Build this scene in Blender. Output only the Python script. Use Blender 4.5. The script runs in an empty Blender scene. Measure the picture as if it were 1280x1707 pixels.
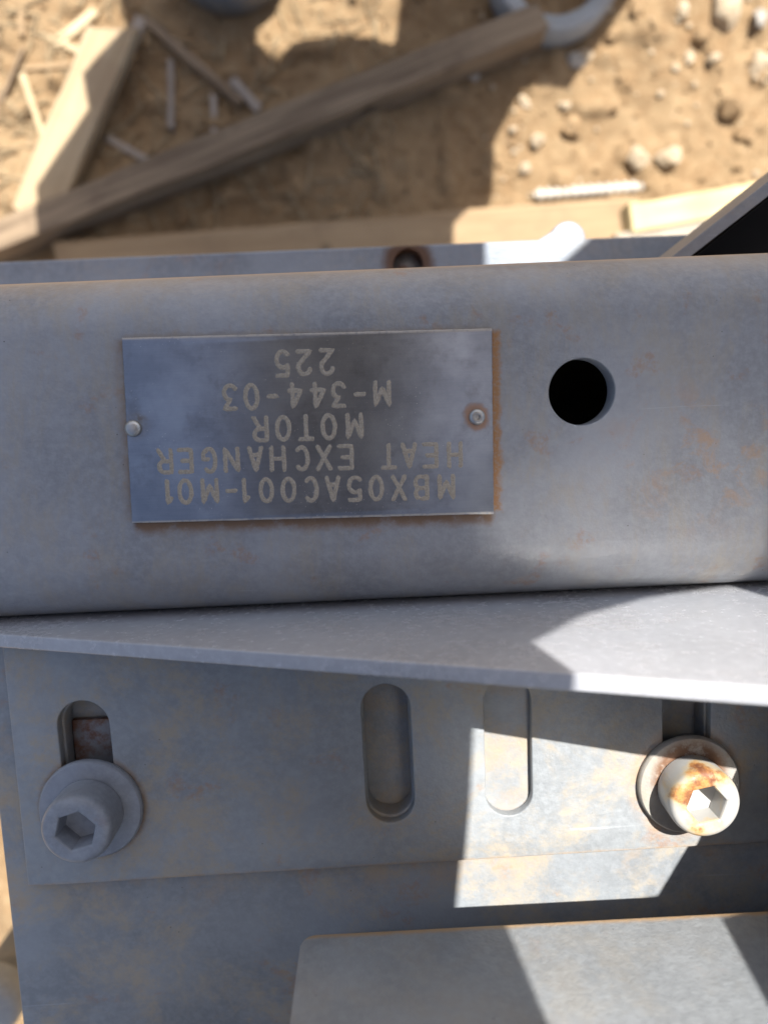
import bpy, bmesh, math, random
import numpy as np
from mathutils import Vector, Matrix, noise

random.seed(7)
rng = np.random.default_rng(7)
S = bpy.context.scene
C = S.collection
MM = 0.001

# ------------------------------------------------------------------ camera
# world: X along the box beam, Y across it, Z up; z = 0 is the beam's top face
CAM_H = 213.0
R = np.array([[0.99888685, -0.04330012, 0.01871256],
              [-0.04534296, -0.99075445, 0.12786572],
              [0.01300295, -0.12857187, -0.99161494]])
FPX = 1283.0
cam = bpy.data.cameras.new('camera')
cam.sensor_fit = 'HORIZONTAL'
cam.sensor_width = 36.0
cam.lens = 36.0 * FPX / 1280.0
cam.clip_start = 0.005
cam.clip_end = 2000.0
cam.dof.use_dof = True
cam.dof.focus_distance = 0.218
cam.dof.aperture_fstop = 10.5
cam_ob = bpy.data.objects.new('camera', cam)
C.objects.link(cam_ob)
Rb = np.diag([1, -1, -1]) @ R
M4 = Matrix.Identity(4)
for i in range(3):
    for j in range(3):
        M4[i][j] = float(Rb.T[i, j])
M4.translation = Vector((0, 0, CAM_H * MM))
cam_ob.matrix_world = M4
S.camera = cam_ob

# ------------------------------------------------------------------ light
SUN = Vector((0.23, 0.55, 1.0))
world = bpy.data.worlds.new('World')
S.world = world
world.use_nodes = True
wn = world.node_tree.nodes
wl = world.node_tree.links
wn.clear()
sky = wn.new('ShaderNodeTexSky')
sky.sky_type = 'NISHITA'
sky.sun_disc = False
sky.sun_elevation = math.atan2(1.0, math.hypot(SUN.x, SUN.y))
sky.sun_rotation = math.atan2(SUN.x, SUN.y)
sky.air_density = 1.0
sky.dust_density = 3.5
sky.ozone_density = 0.6
bg = wn.new('ShaderNodeBackground')
bg.inputs['Strength'].default_value = 0.075
wo = wn.new('ShaderNodeOutputWorld')
wl.new(sky.outputs[0], bg.inputs[0])
wl.new(bg.outputs[0], wo.inputs[0])
sun = bpy.data.lights.new('sun', 'SUN')
sun.energy = 4.6
sun.angle = math.radians(0.45)
sun.color = (1.0, 0.95, 0.87)
sun_ob = bpy.data.objects.new('sun', sun)
C.objects.link(sun_ob)
sun_ob.rotation_euler = SUN.to_track_quat('Z', 'Y').to_euler()
sun_ob.location = (0.5, 1.2, 2.2)
S.cycles.blur_glossy = 0.25
S.view_settings.view_transform = 'Standard'
S.view_settings.look = 'None'
S.view_settings.gamma = 1.0
S.view_settings.exposure = 1.22
S.view_settings.use_curve_mapping = False

# ------------------------------------------------------------------ helpers
def un(x, y, z=0.0):
    """photo pixel + real height (mm) -> point in mm"""
    d = R.T @ np.array([(x - 640.0) / FPX, (y - 853.5) / FPX, 1.0])
    p = d * ((z - CAM_H) / d[2])
    return np.array([p[0], p[1], z])

class NT:
    """small node-tree writer"""
    def __init__(s, name):
        s.m = bpy.data.materials.new(name)
        s.m.use_nodes = True
        s.t = s.m.node_tree
        s.t.nodes.clear()
        s.out = s.t.nodes.new('ShaderNodeOutputMaterial')
        s.b = s.t.nodes.new('ShaderNodeBsdfPrincipled')
        s.t.links.new(s.b.outputs[0], s.out.inputs[0])
        g = s.t.nodes.new('ShaderNodeNewGeometry')
        s.pos = g.outputs['Position']
    def set(s, sock, v):
        if isinstance(v, bpy.types.NodeSocket):
            s.t.links.new(v, sock)
        else:
            sock.default_value = v
    def n(s, t):
        return s.t.nodes.new(t)
    def math(s, op, a, b=0.0, clamp=False):
        m = s.n('ShaderNodeMath'); m.operation = op; m.use_clamp = clamp
        s.set(m.inputs[0], a); s.set(m.inputs[1], b)
        return m.outputs[0]
    def xyz(s, v):
        q = s.n('ShaderNodeSeparateXYZ'); s.set(q.inputs[0], v)
        return q.outputs
    def mapping(s, scale=(1, 1, 1), rot=(0, 0, 0), loc=(0, 0, 0), v=None):
        q = s.n('ShaderNodeMapping')
        s.set(q.inputs[0], v or s.pos)
        q.inputs['Location'].default_value = loc
        q.inputs['Rotation'].default_value = rot
        q.inputs['Scale'].default_value = scale
        return q.outputs[0]
    def noise(s, scale, detail=4, rough=0.55, v=None, dist=0.0):
        q = s.n('ShaderNodeTexNoise')
        s.set(q.inputs['Vector'], v or s.pos)
        q.inputs['Scale'].default_value = scale
        q.inputs['Detail'].default_value = detail
        q.inputs['Roughness'].default_value = rough
        q.inputs['Distortion'].default_value = dist
        return q.outputs[0]
    def vor(s, scale, v=None, feat='F1'):
        q = s.n('ShaderNodeTexVoronoi'); q.feature = feat
        s.set(q.inputs['Vector'], v or s.pos)
        q.inputs['Scale'].default_value = scale
        return q.outputs[0]
    def step(s, v, lo, hi, a=0.0, b=1.0):
        q = s.n('ShaderNodeMapRange'); q.interpolation_type = 'SMOOTHSTEP'
        s.set(q.inputs[0], v)
        q.inputs[1].default_value = lo; q.inputs[2].default_value = hi
        q.inputs[3].default_value = a; q.inputs[4].default_value = b
        return q.outputs[0]
    def mix(s, f, a, b, mode='MIX'):
        q = s.n('ShaderNodeMix'); q.data_type = 'RGBA'; q.blend_type = mode
        s.set(q.inputs[0], f)
        for k, v in ((6, a), (7, b)):
            if not isinstance(v, bpy.types.NodeSocket):
                v = (*v[:3], 1.0)
            s.set(q.inputs[k], v)
        return q.outputs[2]
    def bump(s, h, strength, dist, prev=None):
        q = s.n('ShaderNodeBump')
        q.inputs['Strength'].default_value = strength
        q.inputs['Distance'].default_value = dist
        s.set(q.inputs['Height'], h)
        if prev is not None:
            s.set(q.inputs['Normal'], prev)
        return q.outputs[0]
    def fin(s, col, rough, metal=0.0, normal=None, spec=None):
        if not isinstance(col, bpy.types.NodeSocket):
            col = (*col[:3], 1.0)
        s.set(s.b.inputs['Base Color'], col)
        s.set(s.b.inputs['Roughness'], rough)
        s.set(s.b.inputs['Metallic'], metal)
        if spec is not None:
            s.b.inputs['Specular IOR Level'].default_value = spec
        if normal is not None:
            s.set(s.b.inputs['Normal'], normal)
        return s.m

GREY = (0.282, 0.292, 0.314)

def paint(name, base=GREY, dust=0.5, rust=0.3, rough=0.42, peel=1.0, streak=False, extra=None, seed=0.0, spec=.5, scratch=.35, var=1.0):
    """weathered grey machine paint: mottling, dried dust, rust bloom, orange-peel relief.
    extra(nt) -> list of (mask, colour) stains with their own place"""
    t = NT(name)
    p = t.mapping(loc=(seed, seed * 0.7, seed * 0.3))
    big = t.noise(22, 6, 0.6, p)
    col = t.mix(t.step(big, 0.35, 0.68), tuple(c * (1 - .18 * var) for c in base), tuple(min(1, c * (1 + .13 * var)) for c in base))
    fine = t.noise(420, 5, 0.65, p)
    col = t.mix(t.step(fine, 0.35, 0.72, 0, 0.55), col, tuple(c * 1.25 for c in base))
    # dried dust in cloudy patches with ragged edges
    dp = t.mapping(scale=(1, 1, 1) if not streak else (1.6, 0.55, 1), loc=(seed + 3.1, 1.7, 0.2))
    d1 = t.noise(36, 12, 0.74, dp, 0.4)
    d2 = t.noise(240, 6, 0.7, dp)
    dm = t.math('MULTIPLY', t.step(d1, 0.45, 0.60), t.step(d2, 0.30, 0.62, .15, 1.0))
    col = t.mix(t.math('MULTIPLY', dm, dust), col, (0.365, 0.315, 0.240))
    # rust bloom
    r1 = t.noise(70, 8, 0.62, t.mapping(loc=(seed + 8.2, 4.4, 1.0)), 0.3)
    r2 = t.noise(600, 4, 0.6, p)
    rm = t.math('MULTIPLY', t.step(r1, 0.585, 0.68), t.step(r2, 0.34, 0.62))
    col = t.mix(t.math('MULTIPLY', rm, rust), col, (0.34, 0.165, 0.065))
    # faint handling scratches
    sc = t.noise(1.0, 3, .5, t.mapping(scale=(14, 420, 200), rot=(0, 0, .5 + seed)), .3)
    sc = t.math('MULTIPLY', t.step(sc, .70, .74), t.step(t.noise(18, 3, .5, p), .52, .6))
    col = t.mix(t.math('MULTIPLY', sc, scratch), col, tuple(min(1, c * 1.6) for c in base))
    # tiny dark pits
    pit = t.step(t.vor(260, p), 0.035, 0.06, 0.75, 0.0)
    pit = t.math('MULTIPLY', pit, t.step(t.noise(35, 2, 0.5, p), 0.55, 0.6))
    col = t.mix(pit, col, (0.05, 0.04, 0.035))
    wear = t.math('MULTIPLY', dm, min(1.0, dust * 1.4))
    if extra:
        for mask, c in extra(t):
            col = t.mix(mask, col, c)
            wear = t.math('MAXIMUM', wear, mask)
    ro = t.math('ADD', t.math('MULTIPLY', wear, 0.3), t.math('ADD', t.math('MULTIPLY', fine, 0.16), rough - 0.08))
    nrm = t.bump(t.noise(1000, 3, 0.55, p), 0.34 * peel, 0.00045)
    nrm = t.bump(t.noise(260, 3, 0.5, p), 0.16 * peel, 0.0006, nrm)
    return t.fin(col, ro, 0.0, nrm, spec)

def link(o, parent=None):
    C.objects.link(o)
    if parent is not None:
        o.parent = parent
    return o

def tag(o, label=None, cat=None, group=None, kind=None):
    if label: o['label'] = label
    if cat: o['category'] = cat
    if group: o['group'] = group
    if kind: o['kind'] = kind
    return o

def thing(name, loc, label, cat, group=None):
    """Empty at a thing's base (loc in mm)"""
    o = bpy.data.objects.new(name, None)
    o.empty_display_size = 0.01
    link(o)
    o.location = Vector(loc) * MM
    tag(o, label, cat, group)
    return o

def place(name, me, mat, parent=None, origin=None, smooth=None):
    """mesh given in world mm -> object; vertices made relative to the parent (or to origin)"""
    o = bpy.data.objects.new(name, me)
    if parent is not None:
        off = Vector(parent_world(parent))
    else:
        off = Vector(origin or (0, 0, 0))
        o.location = off * MM
    me.transform(Matrix.Scale(MM, 4) @ Matrix.Translation(-off))
    me.materials.clear()
    me.materials.append(mat)
    if smooth is not None:
        me.shade_smooth()
        me.set_sharp_from_angle(angle=math.radians(smooth))
    link(o, parent)
    return o

def parent_world(p):
    v = Vector((0, 0, 0))
    while p is not None:
        v += Vector(p.location) / MM
        p = p.parent
    return v

def bm_mesh(bm, name='m'):
    me = bpy.data.meshes.new(name)
    bm.normal_update()
    bm.to_mesh(me)
    bm.free()
    return me

def plate(outer, holes, t, bevel=0.6, mtx=None, res=3):
    """flat plate with real holes and rounded edges; local XY outline, centred on local z = 0 (mm)"""
    cu = bpy.data.curves.new('c', 'CURVE')
    cu.dimensions = '2D'
    cu.fill_mode = 'BOTH'
    for poly in [outer] + list(holes):
        sp = cu.splines.new('POLY')
        sp.points.add(len(poly) - 1)
        for q, (x, y) in zip(sp.points, poly):
            q.co = (x, y, 0, 1)
        sp.use_cyclic_u = True
    cu.extrude = t / 2 - bevel
    cu.bevel_depth = bevel
    cu.bevel_resolution = res
    cu.offset = -bevel
    ob = bpy.data.objects.new('c', cu)
    C.objects.link(ob)
    dg = bpy.context.evaluated_depsgraph_get()
    me = bpy.data.meshes.new_from_object(ob.evaluated_get(dg))
    bpy.data.objects.remove(ob)
    bpy.data.curves.remove(cu)
    bm = bmesh.new(); bm.from_mesh(me)
    bmesh.ops.remove_doubles(bm, verts=bm.verts, dist=0.001)
    bmesh.ops.recalc_face_normals(bm, faces=bm.faces)
    bm.to_mesh(me); bm.free()
    if mtx is not None:
        me.transform(mtx)
    return me

def circle(cx, cy, r, n=40):
    return [(cx + r * math.cos(2 * math.pi * i / n), cy + r * math.sin(2 * math.pi * i / n)) for i in range(n)]

def slot_outline(cx, y0, y1, w, n=16, lean=0.0):
    """rounded slot between y0 (top) and y1 (bottom)"""
    r = w / 2
    pts = [(cx + r * math.cos(a), y0 - r + r * math.sin(a)) for a in np.linspace(0, math.pi, n)]
    pts += [(cx + lean + r * math.cos(a), y1 + r + r * math.sin(a)) for a in np.linspace(math.pi, 2 * math.pi, n)]
    return pts

def rrect(x0, x1, y0, y1, r, n=6):
    pts = []
    for cx, cy, a0 in ((x1 - r, y1 - r, 0), (x0 + r, y1 - r, 90), (x0 + r, y0 + r, 180), (x1 - r, y0 + r, 270)):
        for k in range(n + 1):
            a = math.radians(a0 + 90 * k / n)
            pts.append((cx + r * math.cos(a), cy + r * math.sin(a)))
    return pts

def box_me(x0, x1, y0, y1, z0, z1, bevel=0.5, seg=2):
    bm = bmesh.new()
    bmesh.ops.create_cube(bm, size=1.0)
    for v in bm.verts:
        v.co = Vector((x0 + (v.co.x + .5) * (x1 - x0), y0 + (v.co.y + .5) * (y1 - y0), z0 + (v.co.z + .5) * (z1 - z0)))
    if bevel > 0:
        bmesh.ops.bevel(bm, geom=list(bm.edges), offset=bevel, segments=seg, affect='EDGES', profile=0.5)
    return bm_mesh(bm)

def lathe(profile, cx, cy, n=48, close=True):
    """profile list of (r, z); r = 0 ends become a fan"""
    bm = bmesh.new()
    rings = []
    for r, z in profile:
        if r < 1e-6:
            rings.append([bm.verts.new((cx, cy, z))])
        else:
            rings.append([bm.verts.new((cx + r * math.cos(2 * math.pi * i / n), cy + r * math.sin(2 * math.pi * i / n), z)) for i in range(n)])
    for a, b in zip(rings, rings[1:]):
        for i in range(n):
            j = (i + 1) % n
            if len(a) == 1 and len(b) == 1:
                continue
            if len(a) == 1:
                bm.faces.new((a[0], b[j], b[i]))
            elif len(b) == 1:
                bm.faces.new((a[i], a[j], b[0]))
            else:
                bm.faces.new((a[i], a[j], b[j], b[i]))
    bmesh.ops.recalc_face_normals(bm, faces=bm.faces)
    return bm_mesh(bm)

def boolean_cut(me, cutter):
    a = bpy.data.objects.new('a', me); b = bpy.data.objects.new('b', cutter)
    C.objects.link(a); C.objects.link(b)
    m = a.modifiers.new('x', 'BOOLEAN'); m.operation = 'DIFFERENCE'; m.object = b; m.solver = 'EXACT'
    dg = bpy.context.evaluated_depsgraph_get()
    out = bpy.data.meshes.new_from_object(a.evaluated_get(dg))
    bpy.data.objects.remove(a); bpy.data.objects.remove(b)
    return out

# ------------------------------------------------------------------ heights (mm)
Z_BASE = -8.0       # top of the base plate
Z_SLOT = -4.5       # top of the slotted bracket lying on it
Z_FLANGE = -120.0
Z_GROUND = -650.0
PLATE = [un(203, 563, 1.2), un(820, 547, 1.2), un(823, 857, 1.2), un(220, 872, 1.2)]
PC = sum(PLATE) / 4.0
PW = 0.5 * (np.linalg.norm(PLATE[1] - PLATE[0]) + np.linalg.norm(PLATE[2] - PLATE[3]))
PH = 0.5 * (np.linalg.norm(PLATE[0] - PLATE[3]) + np.linalg.norm(PLATE[1] - PLATE[2]))
PANG = math.atan2(*((PLATE[1] - PLATE[0] + PLATE[2] - PLATE[3])[:2][::-1]))

# ------------------------------------------------------------------ stains with a place of their own
def beam_stains(t):
    # rust that has run out along the edges of the name plate
    v = t.mapping(loc=(0, 0, 0), v=t.pos)
    sub = t.n('ShaderNodeVectorMath'); sub.operation = 'SUBTRACT'
    t.set(sub.inputs[0], v); sub.inputs[1].default_value = (PC[0] * MM, PC[1] * MM, 0)
    rot = t.n('ShaderNodeVectorRotate'); rot.rotation_type = 'Z_AXIS'
    t.set(rot.inputs['Vector'], sub.outputs[0]); rot.inputs['Angle'].default_value = -PANG
    x, y, _ = t.xyz(rot.outputs[0])
    n1 = t.noise(170, 6, 0.65)
    n2 = t.noise(900, 4, 0.6)
    wob = t.math('MULTIPLY', t.math('SUBTRACT', n1, 0.5), 0.005)
    ax = t.math('ABSOLUTE', x); ay = t.math('ABSOLUTE', y)
    hw, hh = PW / 2 * MM, PH / 2 * MM
    iny = t.step(t.math('ADD', ay, t.math('MULTIPLY', wob, .6)), hh + .0002, hh - 0.0012)
    inx = t.step(ax, hw + .001, hw - 0.001)
    right = t.math('MULTIPLY', t.step(t.math('ADD', x, t.math('MULTIPLY', wob, 1.0)), hw + .0030, hw + .0014), t.step(x, 0, 0.01))
    right = t.math('MULTIPLY', right, iny)
    right = t.math('MULTIPLY', right, t.step(n2, 0.25, 0.6, 0.5, .95))
    low = t.step(t.math('ADD', y, wob), -hh - .0045, -hh - 0.0008)
    low = t.math('MULTIPLY', low, t.step(y, 0, -0.01))
    low = t.math('MULTIPLY', t.math('MULTIPLY', low, inx), t.step(n1, 0.28, 0.50, 0.45, 0.92))
    left = t.step(t.math('SUBTRACT', x, wob), -hw - .0035, -hw - 0.0003)
    left = t.math('MULTIPLY', t.math('MULTIPLY', left, t.step(x, 0, -0.01)), t.math('MULTIPLY', iny, t.step(n1, .36, .58, 0.2, .75)))
    top = t.math('MULTIPLY', t.step(t.math('SUBTRACT', y, wob), hh + .0016, hh + .0003), t.math('MULTIPLY', inx, t.step(y, 0, .01)))
    top = t.math('MULTIPLY', top, 0.3)
    # rust bloom near the right-hand end below the hole
    X, Y, Z = t.xyz(t.pos)
    dx = t.math('MULTIPLY', t.math('SUBTRACT', X, 0.093), 26)
    dy = t.math('MULTIPLY', t.math('SUBTRACT', Y, -0.016), 36)
    dd = t.math('SQRT', t.math('ADD', t.math('MULTIPLY', dx, dx), t.math('MULTIPLY', dy, dy)))
    bl = t.math('MULTIPLY', t.step(dd, 1.0, 0.2), t.step(t.noise(95, 8, .68, None, .5), .50, .66))
    bl = t.math('MULTIPLY', bl, .62)
    # tan band low on the beam's rounded +Y edge
    edge = t.step(t.math('ADD', Z, t.math('MULTIPLY', wob, 0.4)), -0.0095, -0.0140)
    edge = t.math('MULTIPLY', edge, t.step(Y, 0.0, 0.03, 0.0, .75))
    return [(low, (0.20, 0.115, 0.06)), (left, (0.26, 0.18, 0.12)), (top, (0.22, 0.17, 0.13)),
            (right, (0.37, 0.185, 0.07)), (bl, (0.42, 0.25, 0.13)), (edge, (0.50, 0.37, 0.26))]

def ring_mask(t, cx, cy, r0, r1, lo=0.35, hi=0.6):
    X, Y, Z = t.xyz(t.pos)
    dx = t.math('SUBTRACT', X, cx * MM); dy = t.math('SUBTRACT', Y, cy * MM)
    d = t.math('SQRT', t.math('ADD', t.math('MULTIPLY', dx, dx), t.math('MULTIPLY', dy, dy)))
    n = t.noise(260, 6, .65)
    d = t.math('ADD', d, t.math('MULTIPLY', t.math('SUBTRACT', n, .5), 0.004))
    return t.math('MULTIPLY', t.step(d, r1 * MM, r0 * MM), t.step(n, lo, hi, .2, 1.0))

B1 = (-87.5, -112.6)
B2 = (90.3, -114.3)

def slot_stains(t):
    m1 = t.math('MULTIPLY', ring_mask(t, B1[0], B1[1], 15.3, 17.2), .65)
    m2 = t.math('MULTIPLY', ring_mask(t, B2[0], B2[1], 15.3, 20.0), .55)
    X, Y, Z = t.xyz(t.pos)
    n = t.noise(150, 7, .65)
    y = t.math('ADD', t.math('ADD', Y, t.math('MULTIPLY', t.math('SUBTRACT', n, .5), .004)), t.math('MULTIPLY', X, -.0097))
    lo = t.math('MULTIPLY', t.step(y, -.1348, -.1362), t.step(n, .40, .58, .1, .8))
    return [(m1, (0.24, 0.14, 0.075)), (m2, (0.44, 0.27, 0.14)), (lo, (0.40, 0.27, 0.15))]

def base_stains(t):
    X, Y, Z = t.xyz(t.pos)
    n = t.noise(85, 8, .68)
    y = t.math('ADD', t.math('ADD', Y, t.math('MULTIPLY', t.math('SUBTRACT', n, .5), .03)), t.math('MULTIPLY', X, -.0097))
    lo = t.math('MULTIPLY', t.step(y, -.150, -.138), t.step(n, .46, .62, 0, .35))
    return [(lo, (0.37, 0.27, 0.17))]

def upright_stains(t):
    X, Y, Z = t.xyz(t.pos)
    n = t.noise(200, 6, .6)
    z = t.math('ADD', Z, t.math('MULTIPLY', t.math('SUBTRACT', n, .5), .002))
    return [(t.math('MULTIPLY', t.step(z, .0334, .0314), .85), (0.46, 0.29, 0.14))]

def flange_stains(t):
    return [(ring_mask(t, 19, 61, 8.0, 13.5, .1, .3), (0.10, 0.055, 0.035))]

M_BEAM = paint('beam_paint', dust=0.45, rust=0.40, rough=.40, extra=beam_stains, streak=True)
M_BASE = paint('base_plate_paint', base=(0.228, 0.250, 0.276), dust=.72, rust=.38, rough=.46, seed=1.3, peel=.8, extra=base_stains)
M_SLOT = paint('slotted_bracket_paint', base=(0.252, 0.275, 0.300), dust=.80, rust=.42, rough=.40, seed=2.7, var=.75, peel=1.2, extra=slot_stains)
M_GUSSET = paint('gusset_paint', base=(0.375, 0.39, 0.43), dust=.08, rust=.03, rough=.25, seed=4.1, peel=.05, spec=1.0, scratch=0.0, var=.45)
M_UPRIGHT = paint('upright_paint', base=(0.275, 0.295, 0.318), dust=.25, rust=.12, rough=.40, seed=5.3, peel=1.1, extra=upright_stains)
M_FLANGE = paint('flange_paint', base=(0.20, 0.235, 0.29), dust=.2, rust=.2, rough=.40, seed=6.3, extra=flange_stains)
M_PIPE = paint('pipe_paint', base=(0.13, 0.14, 0.15), dust=.5, rust=.5, rough=.4, seed=13.0)
M_BOXP = paint('box_paint', base=(0.20, 0.205, 0.22), dust=.3, rust=.15, rough=.45, seed=15.0)
M_BOLT = paint('bolt_paint', base=(0.265, 0.29, 0.335), dust=.10, rust=.12, rough=.36, seed=7.9, peel=.5)
M_DARKPAINT = paint('blocker_paint', base=(0.05, 0.055, 0.06), dust=.1, rust=.05, rough=.5, seed=11.0)
M_PANEL = paint('panel_paint', base=(0.27, 0.29, 0.31), dust=.3, rust=.1, rough=.5, seed=9.0)

def rusty_bolt():
    t = NT('rusty_bolt_paint')
    base = t.mix(t.noise(200, 4), (0.36, 0.365, 0.365), (0.45, 0.45, 0.44))
    n = t.noise(62, 7, .58, t.mapping(loc=(0.0312, 0.0175, 0.004)), .2)
    f = t.noise(800, 5, .7)
    m = t.math('MULTIPLY', t.step(n, .52, .60), t.step(f, .25, .5, .5, 1.0))
    rc = t.mix(t.step(t.noise(240, 5, .65), .38, .62), (0.20, 0.075, 0.035), (0.50, 0.25, 0.08))
    halo = t.step(n, .44, .56)
    col = t.mix(t.math('MULTIPLY', halo, .75), base, (0.56, 0.42, 0.21))
    col = t.mix(m, col, rc)
    nrm = t.bump(f, .25, .0003)
    return t.fin(col, t.math('ADD', t.math('MULTIPLY', m, .3), .32), 0, nrm)
M_RBOLT = rusty_bolt()
M_RWASH = paint('rusty_washer_paint', base=(0.31, 0.30, 0.285), dust=.6, rust=.9, rough=.5, seed=17.0,
                extra=lambda t: [(ring_mask(t, B2[0], B2[1] + 3, 9.5, 13.0, .35, .55), (0.16, 0.085, 0.05))])

def shim_mat():
    t = NT('shim_steel')
    n = t.noise(130, 7, .65)
    col = t.mix(t.step(n, .42, .6), (0.17, 0.18, 0.20), (0.13, 0.06, 0.035))
    return t.fin(col, .45, 0.2, t.bump(t.noise(500, 4), .4, .0005))
M_SHIM = shim_mat()

def dark_mat():  # near-black colour standing for the unlit inside of the open box
    t = NT('void_shade')
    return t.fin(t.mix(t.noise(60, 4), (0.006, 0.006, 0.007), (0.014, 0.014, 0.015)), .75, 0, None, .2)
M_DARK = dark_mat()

# ------------------------------------------------------------------ ground
_g = {}
def vnoise(x, y, cell, seed):
    k = (cell, seed)
    if k not in _g:
        _g[k] = np.random.default_rng(seed).random((256, 256))
    G = _g[k]
    u = np.asarray(x) / cell; v = np.asarray(y) / cell
    i = np.floor(u).astype(int); j = np.floor(v).astype(int)
    a = u - i; b = v - j
    a = a * a * a * (a * (a * 6 - 15) + 10); b = b * b * b * (b * (b * 6 - 15) + 10)
    q = lambda m, n: G[m % 256, n % 256]
    return (q(i, j) * (1 - a) + q(i + 1, j) * a) * (1 - b) + (q(i, j + 1) * (1 - a) + q(i + 1, j + 1) * a) * b

def gh(x, y):
    """sand height above Z_GROUND in mm"""
    h = 16 * (vnoise(x, y, 210, 1) - .5) + 9 * (vnoise(x, y, 75, 2) - .5) + 5.5 * (vnoise(x, y, 31, 3) - .5) \
        + 3.4 * (vnoise(x, y, 14, 4) - .5) + 2.0 * (vnoise(x, y, 7, 5) - .5)
    c = vnoise(x, y, 24, 6)
    h = h + 10.0 * np.clip(c - .64, 0, 1) * 3
    return h

def spread(lo, hi, step, far):
    a = list(np.arange(lo, hi + .1, step))
    s = step; up = [a[-1]]; dn = [a[0]]
    while up[-1] < far:
        s *= 1.35; up.append(up[-1] + s); dn.append(dn[-1] - s)
    return np.array(dn[:0:-1] + a + up[1:])
gx = spread(-560, 520, 3.6, 400000)
gy = np.unique(np.round(np.concatenate([spread(150, 500, 3.6, 400000), np.arange(-900, 150, 14)]), 2))
GX, GY = np.meshgrid(gx, gy)
fade = np.clip(1 - (np.maximum(np.abs(GX), np.abs(GY)) - 2500) / 2000, 0, 1)
GZ = Z_GROUND + gh(GX, GY) * fade
nx, ny = len(gx), len(gy)
vs = np.stack([GX, GY, GZ], -1).reshape(-1, 3)
ii = np.arange((nx - 1) * (ny - 1)); r_, c_ = ii // (nx - 1), ii % (nx - 1)
v0 = r_ * nx + c_
fs = np.stack([v0, v0 + 1, v0 + nx + 1, v0 + nx], -1)
me = bpy.data.meshes.new('ground')
me.from_pydata(vs.tolist(), [], fs.tolist())

def sand_mat():
    t = NT('sand')
    a = t.noise(9, 6, .6); b = t.noise(75, 7, .7); c = t.noise(700, 4, .7)
    col = t.mix(t.step(a, .35, .65), (0.245, 0.160, 0.086), (0.30, 0.208, 0.118))
    col = t.mix(t.step(b, .36, .66, 0, .75), col, (0.35, 0.255, 0.150))
    col = t.mix(t.step(t.noise(26, 5, .7), .55, .7, 0, .45), col, (0.24, 0.145, 0.075))
    col = t.mix(t.step(c, .56, .74, 0, .6), col, (0.42, 0.33, 0.22))
    col = t.mix(t.step(c, .42, .28, 0, .5), col, (0.20, 0.12, 0.06))
    nrm = t.bump(t.noise(330, 6, .7), .6, .004)
    nrm = t.bump(c, .5, .0015, nrm)
    return t.fin(col, .95, 0, nrm, .15)
M_SAND = sand_mat()
g = place('ground', me, M_SAND, None, None, 180)
tag(g, 'tan sandy ground below the steel frame', 'ground', kind='structure')

# ------------------------------------------------------------------ steel frame
fr = thing('steel_frame', (0, 0, Z_GROUND), 'grey painted steel frame with box beam, flange, base plate and gusset', 'steel frame')
BY0, BY1 = -56.2, 41.1
prof = rrect(BY0, BY1, -120.0, 0.0, 18.0, 16)
prof_in = rrect(BY0 + 7, BY1 - 7, -113.0, -7.0, 11.0, 6)
bm = bmesh.new()
# hollow section with closed ends: outer skin and inner skin
def sweep(bm, pr, x0, x1, flip):
    xs = np.linspace(x0, x1, 15)
    rings = [[bm.verts.new((x, y, z)) for y, z in pr] for x in xs]
    n = len(pr)
    for a, b in zip(rings, rings[1:]):
        for i in range(n):
            bm.faces.new((a[i], a[(i + 1) % n], b[(i + 1) % n], b[i]))
    bm.faces.new(rings[0]); bm.faces.new(rings[-1])
    return rings
sweep(bm, prof, -620, 620, False)
bmesh.ops.recalc_face_normals(bm, faces=bm.faces)
nf = len(bm.faces)
sweep(bm, prof_in, -612, 612, True)
bm.faces.ensure_lookup_table()
inner = bm.faces[nf:]
bmesh.ops.recalc_face_normals(bm, faces=inner)
bmesh.ops.reverse_faces(bm, faces=list(bm.faces)[nf:])
beam = bm_mesh(bm)
HC = (58.6, 3.2)
cut = lathe([(0, -30), (9.15, -30), (9.15, -0.3), (9.45, 0.1), (9.45, 20), (0, 20)], HC[0], HC[1], 56)
beam = boolean_cut(beam, cut)
place('box_beam', beam, M_BEAM, fr, None, 35)

# flange welded under the beam
fl_out = [(-620, -75), (330, -75), (330, 68.8)] + [(86.5 + 7.4 * math.cos(a_), 68.6 + 7.4 * math.sin(a_)) for a_ in np.linspace(0, math.radians(150), 16)] + [(74, 68.8), (-620, 68.8)]
me = plate(fl_out, [circle(19, 61, 6.2, 24), circle(-230, 61, 6.2, 24)], 10, .8)
me.transform(Matrix.Translation((0, 0, Z_FLANGE - 5.0 - .1)))
place('flange', me, M_FLANGE, fr, None, 35)
place('hole_plug', lathe([(0, -131), (7.5, -131), (7.5, -128.4), (5.5, -126.5), (0, -126)], 19, 61, 24), M_SHIM, fr, None, 40)  # dark disc added under the flange hole to keep it dark
# base plate
bp_out = [(-117.2, -60.9), (-117.2, -420), (430, -420), (430, -60.9)]
bp_holes = [slot_outline(-88.0, -80.4, -126, 14.0, lean=.2), slot_outline(0.8, -79.8, -122.0, 13.2, lean=.3), slot_outline(90.2, -79.8, -125, 13.2)]
me = plate(bp_out, bp_holes, 7, .5, Matrix.Translation((0, 0, Z_BASE - 3.5)))
place('base_plate', me, M_BASE, fr, None, 35)
place('under_plate', plate([(-117.0, -65), (-117.0, -400), (420, -400), (420, -65)], [], 6, .4, Matrix.Translation((0, 0, Z_BASE - 10.2))), M_BASE, fr, None, 35)
# weld strip closing the joint between beam and base plate
place('backing_strip', box_me(-117.2, 430, -64.5, -60.8, -34, Z_BASE - .15, .4), M_BASE, fr, None, 35)
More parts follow.
